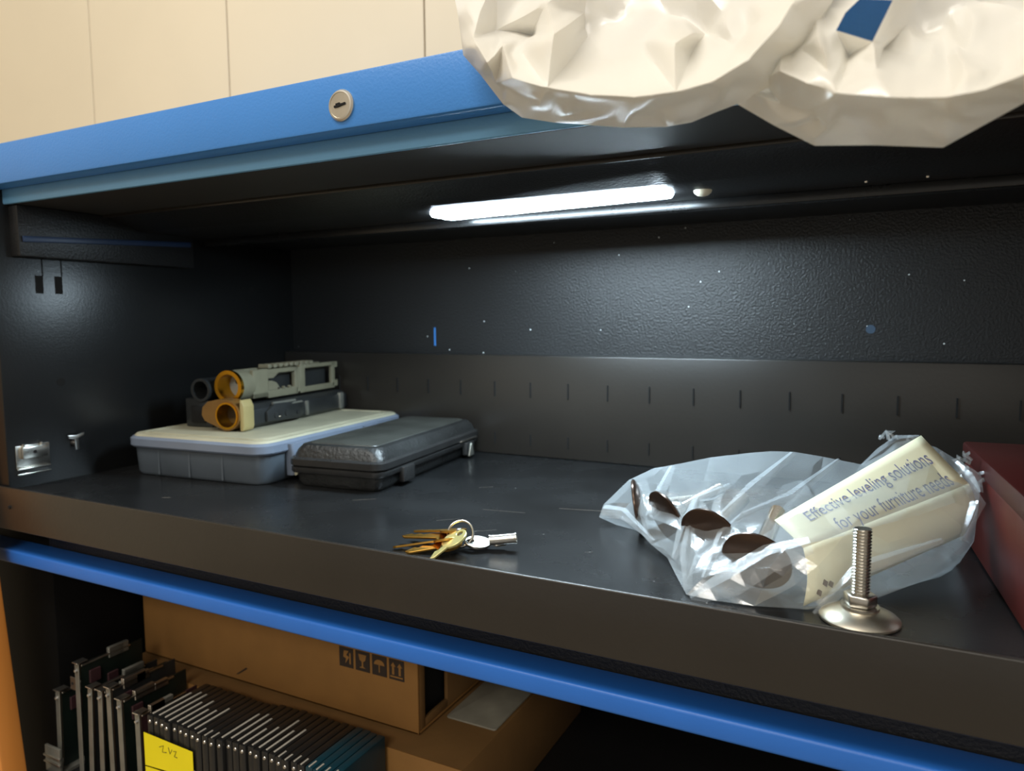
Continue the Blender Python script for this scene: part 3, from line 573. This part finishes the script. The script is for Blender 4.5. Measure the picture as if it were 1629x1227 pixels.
FOLDS = [{'p': [(-0.1534,0.5830,0.0494), (-0.1519,0.5380,0.0350), (-0.1552,0.5200,0.0234)], 'w': [0.0026, 0.0048, 0.0017]}, {'p': [(-0.0990,0.5380,0.0489), (-0.1174,0.5200,0.0407), (-0.1200,0.4880,0.0240), (-0.1228,0.4730,0.0097)], 'w': [0.0017, 0.0043, 0.0051, 0.0017]}, {'p': [(-0.1201,0.5200,0.0395), (-0.1126,0.4650,0.0178), (-0.1055,0.4420,0.0015)], 'w': [0.0017, 0.0043, 0.0026]}, {'p': [(-0.0630,0.5980,0.0648), (-0.0818,0.5350,0.0499), (-0.0971,0.4920,0.0372)], 'w': [0.0026, 0.0051, 0.0017]}, {'p': [(-0.0305,0.6000,0.0622), (-0.0554,0.5250,0.0480), (-0.0825,0.4950,0.0399)], 'w': [0.0017, 0.0043, 0.0014]}, {'p': [(-0.0359,0.4440,0.0393), (-0.0580,0.4430,0.0289), (-0.0784,0.4380,0.0132), (-0.1016,0.4340,-0.0010)], 'w': [0.0051, 0.0085, 0.0093, 0.0034]}, {'p': [(-0.0833,0.4950,0.0389), (-0.0915,0.4750,0.0304), (-0.0960,0.4420,0.0110)], 'w': [0.0017, 0.0037, 0.0017]}, {'p': [(-0.1746,0.5580,0.0384), (-0.1679,0.5450,0.0267), (-0.1551,0.5200,0.0100)], 'w': [0.0026, 0.0034, 0.0017]}, {'p': [(-0.2044,0.5600,0.0130), (-0.1848,0.5500,0.0160), (-0.1468,0.5080,0.0087)], 'w': [0.0051, 0.0043, 0.0017]}, {'p': [(-0.0346,0.4420,-0.0035), (-0.0099,0.4620,0.0239), (0.0335,0.5100,0.0333)], 'w': [0.0017, 0.0048, 0.0017]}, {'p': [(-0.0147,0.6080,0.0572), (-0.0031,0.6040,0.0685), (0.0081,0.6000,0.0789), (0.0215,0.5950,0.0837)], 'w': [0.0017, 0.0043, 0.0051, 0.0017]}, {'p': [(0.0449,0.5900,0.0688), (0.0539,0.5780,0.0617), (0.0568,0.5600,0.0542)], 'w': [0.0017, 0.0048, 0.0017]}, {'p': [(0.0485,0.5480,0.0622), (0.0545,0.5480,0.0504), (0.0453,0.5320,0.0279)], 'w': [0.0026, 0.0043, 0.0017]}]
GAP_POLY = [(-0.0494, 0.3856), (-0.07, 0.3461), (-0.0297, 0.3253), (-0.0078, 0.3772)]
def GAP(p):
    x, z = p.x/p.y, (p.z-EYE)/p.y; c = False; n = len(GAP_POLY)
    for i in range(n):
        (x1, z1), (x2, z2) = GAP_POLY[i], GAP_POLY[i-1]
        if (z1 > z) != (z2 > z) and x < (x2-x1)*(z-z1)/(z2-z1)+x1: c = not c
    return c

def crumple(outline, inner, key, cuts=3, amp=.0012, seed=1, drop=None, smooth_it=1, jit=0.0):
    pts = [Vector(p) for p in outline+inner]
    flat = [Vector(key(p)) for p in pts]
    n = len(outline)
    vs, es, fs, ov, oe, of = delaunay_2d_cdt(flat, [(i, (i+1) % n) for i in range(n)], [], 1, 1e-7)
    V3 = []
    for k, src in enumerate(ov): V3.append(pts[src[0]] if src else None)
    fs = [f for f in fs if all(V3[i] is not None for i in f)]
    if drop: fs = [f for f in fs if not drop(sum((V3[i] for i in f), Vector())/3)]
    bm = bmesh.new(); bv = [bm.verts.new(p) if p is not None else None for p in V3]
    for f in fs:
        try: bm.faces.new([bv[i] for i in f])
        except ValueError: pass
    bmesh.ops.delete(bm, geom=[v for v in bm.verts if not v.link_faces], context='VERTS')
    rnd = random.Random(seed)
    if jit:
        bmesh.ops.subdivide_edges(bm, edges=bm.edges[:], cuts=1, use_grid_fill=True); bm.normal_update()
        for v in bm.verts:
            if not v.is_boundary: v.co += v.normal*rnd.uniform(-jit, jit)
        bmesh.ops.triangulate(bm, faces=bm.faces[:])
    bmesh.ops.subdivide_edges(bm, edges=bm.edges[:], cuts=cuts, use_grid_fill=True)
    for _ in range(smooth_it):
        bmesh.ops.smooth_vert(bm, verts=[v for v in bm.verts if not v.is_boundary], factor=.5, use_axis_x=True, use_axis_y=True, use_axis_z=True)
    bm.normal_update()
    for v in bm.verts:
        if not v.is_boundary: v.co += v.normal*rnd.uniform(-amp, amp)
    return bm
def finish(bm, name, m, parent=None, off=None, solid=0.0, sharp=180):
    bmesh.ops.recalc_face_normals(bm, faces=bm.faces)
    me = bpy.data.meshes.new(name); bm.to_mesh(me); bm.free()
    if off is not None: me.transform(Matrix.Translation(off))
    me.polygons.foreach_set('use_smooth', [True]*len(me.polygons)); me.set_sharp_from_angle(angle=R(sharp))
    me.materials.append(K[m]); o = bpy.data.objects.new(name, me); C.objects.link(o); o.parent = parent
    if solid: md = o.modifiers.new('thick', 'SOLIDIFY'); md.thickness = solid; md.offset = 0
    return o

# ================================================================== clear plastic bag of hardware
bag = tag(empty('plastic_bag', (-.05, .53, 0)), 'crumpled clear plastic bag of hardware lying on the shelf at right', 'bag')
off = (.05, -.53, 0)
bm = crumple(BAG_OUT, BAG_IN, lambda p: (p.x/p.y, (p.z-EYE)/p.y), cuts=1, amp=0, seed=3, smooth_it=0, jit=.0020)
finish(bm, 'front_film', 'clearbag', bag, off, sharp=14)
# back and underside of the bag: from the outline down to the shelf
bk = MB(); n = len(BAG_OUT); cxy = Vector((-.06, .53, .0012))
for p in BAG_OUT: bk.v.append(p)
for p in BAG_OUT:
    v = Vector(p); q = v.lerp(Vector((v.x, min(.70, v.y+v.z*.55), .0015)), .55) if v.z > .01 else v.copy(); q.z = max(q.z, .0012); bk.v.append(tuple(q))
for p in BAG_OUT:
    v = Vector(p); q = Vector((v.x, min(.68, v.y+v.z*.35), .0012)).lerp(cxy, .10); bk.v.append(tuple(q))
for r_ in (0, 1):
    for i in range(n): j = (i+1) % n; bk.f.append((r_*n+i, r_*n+j, (r_+1)*n+j, (r_+1)*n+i))
bk.v.append(tuple(cxy))
for i in range(n): bk.f.append((2*n+i, 2*n+(i+1) % n, 3*n))
o = bk.build('back_film', 'clearbag', bag, smooth=True); o.data.transform(Matrix.Translation(off))
for k_, fl_ in enumerate(FOLDS):
    P = [Vector(q) for q in fl_['p']]; mbf = MB(); m_ = len(P); view = Vector((0, -.8, .6))
    W0 = fl_['w']
    for j_, q in enumerate(P):
        t_ = (P[min(j_+1, m_-1)]-P[max(j_-1, 0)]).normalized(); s_ = t_.cross(view).normalized(); ww = W0[j_]
        mbf.v += [tuple(q-s_*ww+view*.0006), tuple(q+view*(.0012+ww*.5)), tuple(q+s_*ww+view*.0006)]
    for j_ in range(m_-1):
        b_ = j_*3; mbf.f += [(b_, b_+1, b_+4, b_+3), (b_+1, b_+2, b_+5, b_+4)]
    o = mbf.build('film_fold', 'foldfilm', bag, smooth=True); o.data.transform(Matrix.Translation(off))
# crumpled seal at the open end
for (c0, nn) in (((.0085, .598, .0825), 7), ((.0450, .588, .0700), 6), ((.0535, .572, .0615), 4)):
    ml = MB(); rr = random.Random(nn)
    for k_ in range(nn):
        a = Vector(c0) + Vector((rr.uniform(-.010, .010), rr.uniform(-.004, .004), rr.uniform(-.004, .004)))
        ml.tube([a, a+Vector((rr.uniform(-.005, .005), 0, rr.uniform(.001, .005))), a+Vector((rr.uniform(-.007, .007), 0, rr.uniform(-.004, .003)))], .0011, 6)
    o = ml.build('crumpled_seal', 'clearbag', bag, smooth=True); o.data.transform(Matrix.Translation(off))

# ================================================================== red box at the right edge
RBX = tag(empty('red_box', (.0715, .424, 0), R(4.0)), 'glossy red metal box at the right edge of the shelf', 'box')
bx((0, 0, .0006), (.20, .235, .060)).build('body', 'red', RBX, bevel=.003)
bx((-.0015, -.001, .060), (.2015, .2365, .0735)).build('lid', 'red_dark', RBX, bevel=.002)
bx((.06, -.006, .045), (.10, .001, .066)).build('latch', 'steel', RBX, bevel=.001)

# ================================================================== cardboard boxes on the bottom shelf
UB = tag(empty('shipping_box', (-.582, .55, -.2255)), 'brown cardboard box with four black handling symbols, upper of two', 'box')
X0, X1 = -.198, .196
ub = MB(); ub.box((X0, 0, .0006), (X1, .0035, .15)); ub.box((X0, .0035, .0006), (X0+.004, .26, .15)); ub.box((X0, .256, .0006), (X1, .26, .15)); ub.box((X0, 0, .0006), (X1, .26, .004))
ub.build('body', 'kraft', UB, bevel=.0012)
sp_ = MB(); sp_.box((X1-.004, .0035, .004), (X1, .012, .15)); sp_.box((X1-.004, .052, .004), (X1, .256, .15)); sp_.box((X1-.004, .012, .004), (X1, .052, .012)); sp_.build('side_wall', 'kraft2', UB, bevel=.0006)
bx((X1-.012, .004, .004), (X1-.010, .06, .15)).build('gap_shade_sheet', 'hole', UB)  # black sheet standing in for the dark inside the side opening
bx((X0, 0, .15), (X1, .26, .1535)).build('top_flap', 'kraft', UB, bevel=.001)
def icon(i, cx_, cz_):
    S = .0175
    ic = bx((cx_-S/2, -.0004, cz_-S*.58), (cx_+S/2, .0004, cz_+S*.58)).build('handling_symbol', 'print', UB)
    def pr(poly):
        MB().prism(poly[::-1], (cx_, -.0004, cz_), (1, 0, 0), (0, 0, 1), (0, -.0003, 0)).build('symbol_shape', 'kraft', ic)
    s = S
    if i == 0:
        pr([(-.15*s, .40*s), (.20*s, .40*s), (.02*s, .15*s), (.22*s, .05*s), (-.05*s, -.35*s), (0, -.05*s), (-.2*s, .02*s)])
        pr([(.24*s, -.35*s), (.34*s, -.35*s), (.34*s, .30*s), (.24*s, .30*s)])
    elif i == 1:
        pr([(-.28*s, .40*s), (.28*s, .40*s), (.20*s, .08*s), (.05*s, -.02*s), (.05*s, -.30*s), (.22*s, -.38*s), (-.22*s, -.38*s), (-.05*s, -.30*s), (-.05*s, -.02*s), (-.20*s, .08*s)])
    elif i == 2:
        pr([(.36*s*math.cos(R(a)), .05*s+.30*s*math.sin(R(a))) for a in range(180, -1, -20)])
        pr([(-.03*s, .05*s), (.03*s, .05*s), (.03*s, -.38*s), (-.03*s, -.38*s)])
    else:
        for d_ in (-.22*s, .22*s):
            pr([(d_, .42*s), (d_+.17*s, .18*s), (d_+.07*s, .18*s), (d_+.07*s, -.28*s), (d_-.07*s, -.28*s), (d_-.07*s, .18*s), (d_-.17*s, .18*s)])
        pr([(-.42*s, -.36*s), (.42*s, -.36*s), (.42*s, -.44*s), (-.42*s, -.44*s)])
for i in range(4): icon(i, .1145+i*.0205-.004, .0605)
sc_ = MB().prism([(0, 0), (.004, .001), (.018, .010), (.016, .011)], (-.046, -.0003, .008), (1, 0, 0), (0, 0, 1), (0, -.0002, 0)); sc_.build('scuff', 'print', UB)
LB = tag(empty('lower_carton', (-.552, .524, -.312)), 'wider brown cardboard box under the one with handling symbols', 'box')
lbm = MB(); lbm.box((-.235, 0, .0006), (.2305, .28, .0855)); lbm.build('body', 'kraft2', LB, bevel=.0015)
bx((-.235, -.001, .045), (.2305, .0005, .0858)).build('front_flap', 'kraft', LB, bevel=.0004)
GS = tag(loft(MB(), [(rrect(.056, .19, .003), 0), (rrect(.056, .19, .003), .002)]).build('plastic_sheet', 'greysheet', None, bevel=.0006), 'grey plastic sheet lying on the wider cardboard box', 'sheet')
GS.location = (-.3525, .685, -.2258)
# ================================================================== row of slim drives
dk = empty('slim_drive')
bx((-.0040, 0, .0006), (.0040, .070, .100)).build('body', 'drive', dk, bevel=.0012, seg=2)
bx((-.0022, .004, .0996), (.0016, .050, .1006)).build('top_label', 'grey_paint', dk, bevel=.0004, seg=1)
for zz in (.094, .060):
    MB().lathe([(.0020, 0), (.0013, .0012)], (0, .0005, zz), (0, -1, 0), 10).build('corner_screw', 'silver', dk, smooth=True)
bx((-.0043, .0015, .004), (-.0035, .066, .096)).build('cover_plate', 'bracket', dk, bevel=.0003, seg=1)
tag(dk, 'thin black drive standing on edge in the row before the cardboard boxes', 'drive', 'row of slim black drives')
rnd = random.Random(5)
xs = -.6285; i = 0
while xs < -.398:
    o = dk if i == 0 else copy_tree(dk)
    o.location = (xs, .4425 + (.001 if i < 12 else .006) + rnd.uniform(-.0012, .0012), -.312)
    long_label = (i % 11) < 8
    for ch in o.children:
        if ch.name.startswith('top_label'):
            if not long_label or i > 19: ch.scale = (.4, .2, 1)
            else: ch.scale = (.5, rnd.uniform(.6, 1.1), 1)
        if i > 22 and ch.name.startswith('body'): ch.data = ch.data.copy(); ch.data.materials[0] = K['drive_teal']
    xs += .0086; i += 1
drives = sorted([o for o in C.objects if o.name.startswith('slim_drive')], key=lambda o: o.location.x)
ORD = ['first', 'second', 'third', 'fourth', 'fifth', 'sixth', 'seventh', 'eighth', 'ninth', 'tenth', 'eleventh', 'twelfth', 'thirteenth', 'fourteenth', 'fifteenth']
nd = len(drives)
for i, o in enumerate(drives):
    j = nd-1-i
    look = 'teal-edged slim drive' if j < nd-23 else 'slim black drive'
    o['label'] = '%s on edge, %s from the %s end of the drive row' % (look, ORD[min(i, j)], 'left' if i <= j else 'right')
ys = tag(empty('yellow_sticker', (-.600, .4412, -.244)), 'bright yellow paper sticker across the front of the slim drives', 'sticker')
yl = MB().prism([(-.0345, -.0185), (.0345, -.013), (.0345, .0135), (-.0345, .0150)], (0, 0, 0), (1, 0, 0), (0, 0, 1), (0, -.0004, 0)); yl.build('upper_label', 'yellow', ys)
yl = MB().prism([(-.0345, -.066), (.0345, -.066), (.0345, -.0155), (-.0345, -.0200)], (0, 0, 0), (1, 0, 0), (0, 0, 1), (0, -.0004, 0)); yl.build('lower_label', 'yellow', ys)
sc = MB()
for s_ in ([(-.012, .006), (-.006, .009), (-.008, .002), (-.002, .003)], [(.001, .009), (.003, .003), (.006, .008)], [(.008, .007), (.012, .008), (.009, .002), (.013, .002)]):
    sc.tube([(a, -.0005, b) for a, b in s_], .00035, 5)
sc.build('pen_scribble', 'print', ys)
yt = tag(MB().prism([(-.010, -.03), (.012, -.03), (.012, .012), (.008, .012)], (0, 0, 0), (1, 0, 0), (0, 0, 1), (0, -.0006, 0)).build('yellow_tab', 'yellow'), 'small yellow paper tab at the right end of the drives', 'sticker')
yt.location = (-.403, .4488, -.252)

# ================================================================== expansion cards at the left
def circuit(name, x_, y_, h_, dep, lean, tabs, board, label, chips=2):
    o = empty(name, (x_, y_, -.312)); o.rotation_euler = (0, R(lean), 0)
    b = bx((-.0009, .004, .0006), (.0009, dep, h_-.004)).build('board', board, o)
    bx((-.0038, 0, .0006), (.0030, .0012, h_)).build('bracket', 'bracket', o, bevel=.0004, seg=1)
    bx((-.0046, -.002, h_-.0012), (.0038, .010, h_)).build('bracket_lip', 'silver', o, bevel=.0003, seg=1)
    bx((-.0016, .004, h_-.006), (.0022, dep*.8, h_-.004)).build('edge_strip', 'silver', o, bevel=.0004, seg=1)
    for t_ in range(tabs):
        tt = MB(); z_ = h_*(.80-.3*t_); tt.box((-.0130, .0004, z_-.007), (-.0036, .0016, z_+.007)); tb_ = tt.build('tab', 'silver', o, bevel=.0003, seg=1)
        MB().cyl((-.0090, .0003, z_), (-.0090, .0000, z_), .0016, 10).build('tab_hole', 'hole', tb_)
    rc_ = random.Random(int(-x_*1e4))
    for c_ in range(2):
        y0_ = rc_.uniform(.012, dep*.55); l_ = rc_.uniform(.010, .026); hz_ = h_-.004+rc_.uniform(.001, .006)
        bx((-.0022, y0_, h_-.010), (.0022, y0_+l_, hz_)).build('connector', rc_.choice(['silver', 'bracket', 'chip']), o, bevel=.0005, seg=1)
    for c_ in range(chips):
        bx((.0009, .012+c_*.02, h_-.028-c_*.012), (.0035, .024+c_*.02, h_-.014-c_*.012)).build('chip', 'chip', o, bevel=.0004, seg=1)
    MB().lathe([(.0022, 0), (.0016, .002), (.0006, .0026)], (0, -.0002, h_-.009), (0, -1, 0), 10).build('bracket_screw', 'silver', o, smooth=True)
    tag(o, label, 'circuit card', 'expansion cards at the left'); return o
circuit('circuit_card', -.778, .442, .093, .075, 2, 0, 'pcb', 'dark circuit card with metal bracket, nearest the cabinet side', 1)
circuit('circuit_card', -.747, .446, .128, .075, 1, 1, 'pcb', 'tallest dark circuit card, its bracket carrying a square silver tab', 2)
circuit('circuit_card', -.727, .444, .108, .078, 3, 0, 'matblack', 'circuit card with a bright slanted bracket, beside the tallest card', 2)
circuit('circuit_card', -.712, .446, .107, .078, 2, 0, 'pcb', 'circuit card third from the row of drives, plum chips on it', 2)
circuit('circuit_card', -.693, .445, .114, .078, 0, 0, 'matblack', 'circuit card second from the row of drives', 3)
circuit('circuit_card', -.672, .442, .108, .078, 0, 0, 'pcb', 'circuit card with a greenish bracket, third from the yellow sticker', 1)
circuit('circuit_card', -.648, .444, .098, .070, 0, 0, 'chip', 'brown-edged circuit card right beside the first slim drive', 0)
tr = tag(empty('metal_tray', (-.788, .436, -.312)), 'small dull metal tray low in the left corner of bottom shelf', 'tray')
bx((-.006, 0, .0006), (.020, .003, .030)).build('front_wall', 'bracket', tr, bevel=.0005)
for z_ in (.012, .019):
    bx((-.006, -.002, z_), (.022, .001, z_+.0018)).build('rib', 'silver', tr, bevel=.0004)
bx((-.006, .003, .0006), (.020, .055, .004)).build('base', 'bracket', tr)

# ================================================================== leaning wooden board
wd = tag(empty('wooden_board', (-.704, .400, -.95)), 'orange varnished wooden board leaning beside the cabinet at lower left', 'board')
wd.rotation_euler = (0, R(-6.85), 0)
bx((-.10, -.012, .0), (0, .012, 1.10)).build('plank', 'wood', wd, bevel=.003)
bx((-.10, -.0135, .0), (-.012, -.012, 1.10)).build('face_veneer', 'wood', wd, bevel=.0005)

# ================================================================== white plastic bags draped over the top edge
def white_bag(name, OUT, IN, label, seed, drop=None, back=None):
    o = tag(empty(name, (OUT[0][0], .40, .3405)), label, 'bag', 'white plastic bags over the cabinet edge')
    offw = (-OUT[0][0], -.40, -.3405)
    bm = crumple(OUT, IN, lambda p: (p.x/p.y, (p.z-EYE)/p.y), cuts=3, amp=0, seed=seed, drop=drop, smooth_it=1, jit=.0024)
    finish(bm, 'outer_film', 'whitebag', o, offw, sharp=40)
    return o, offw
W1, of1 = white_bag('white_bag', W1_OUT, W1_IN, 'crumpled white plastic bag over the blue top edge, left of the two', 11)
W2, of2 = white_bag('white_bag', W2_OUT, W2_IN, 'crumpled white plastic bag with deep pale rim, right of the two', 12, drop=lambda p: GAP(p))
for (root, ofw, top) in ((W1, of1, W1_OUT[17:]+W1_OUT[:1]), (W2, of2, W2_OUT[9:16])):
    # tail of the bag lying back over the cabinet top
    top = [Vector(p) for p in top]; tl = MB(); rr = random.Random(3); nu, nv = 4*(len(top)-1), 7
    for j in range(nv+1):
        for i_ in range(nu+1):
            v = j/nv; q, fr_ = divmod(i_, 4)
            p = top[q].lerp(top[min(q+1, len(top)-1)], fr_/4)
            e_ = .13+.03*math.sin(i_*.9)
            p = Vector((p.x, p.y+e_*v, p.z*(1-v)**1.5+.3425*(1-(1-v)**1.5)))
            if j: p += Vector((0, 0, rr.uniform(0, .013)*(1-v*.8)))
            tl.v.append(tuple(p))
    tl.f = [(j*(nu+1)+i_, j*(nu+1)+i_+1, (j+1)*(nu+1)+i_+1, (j+1)*(nu+1)+i_) for j in range(nv) for i_ in range(nu)]
    o = tl.build('tail_film', 'whitebag', root, smooth=True); o.data.transform(Matrix.Translation(ofw))
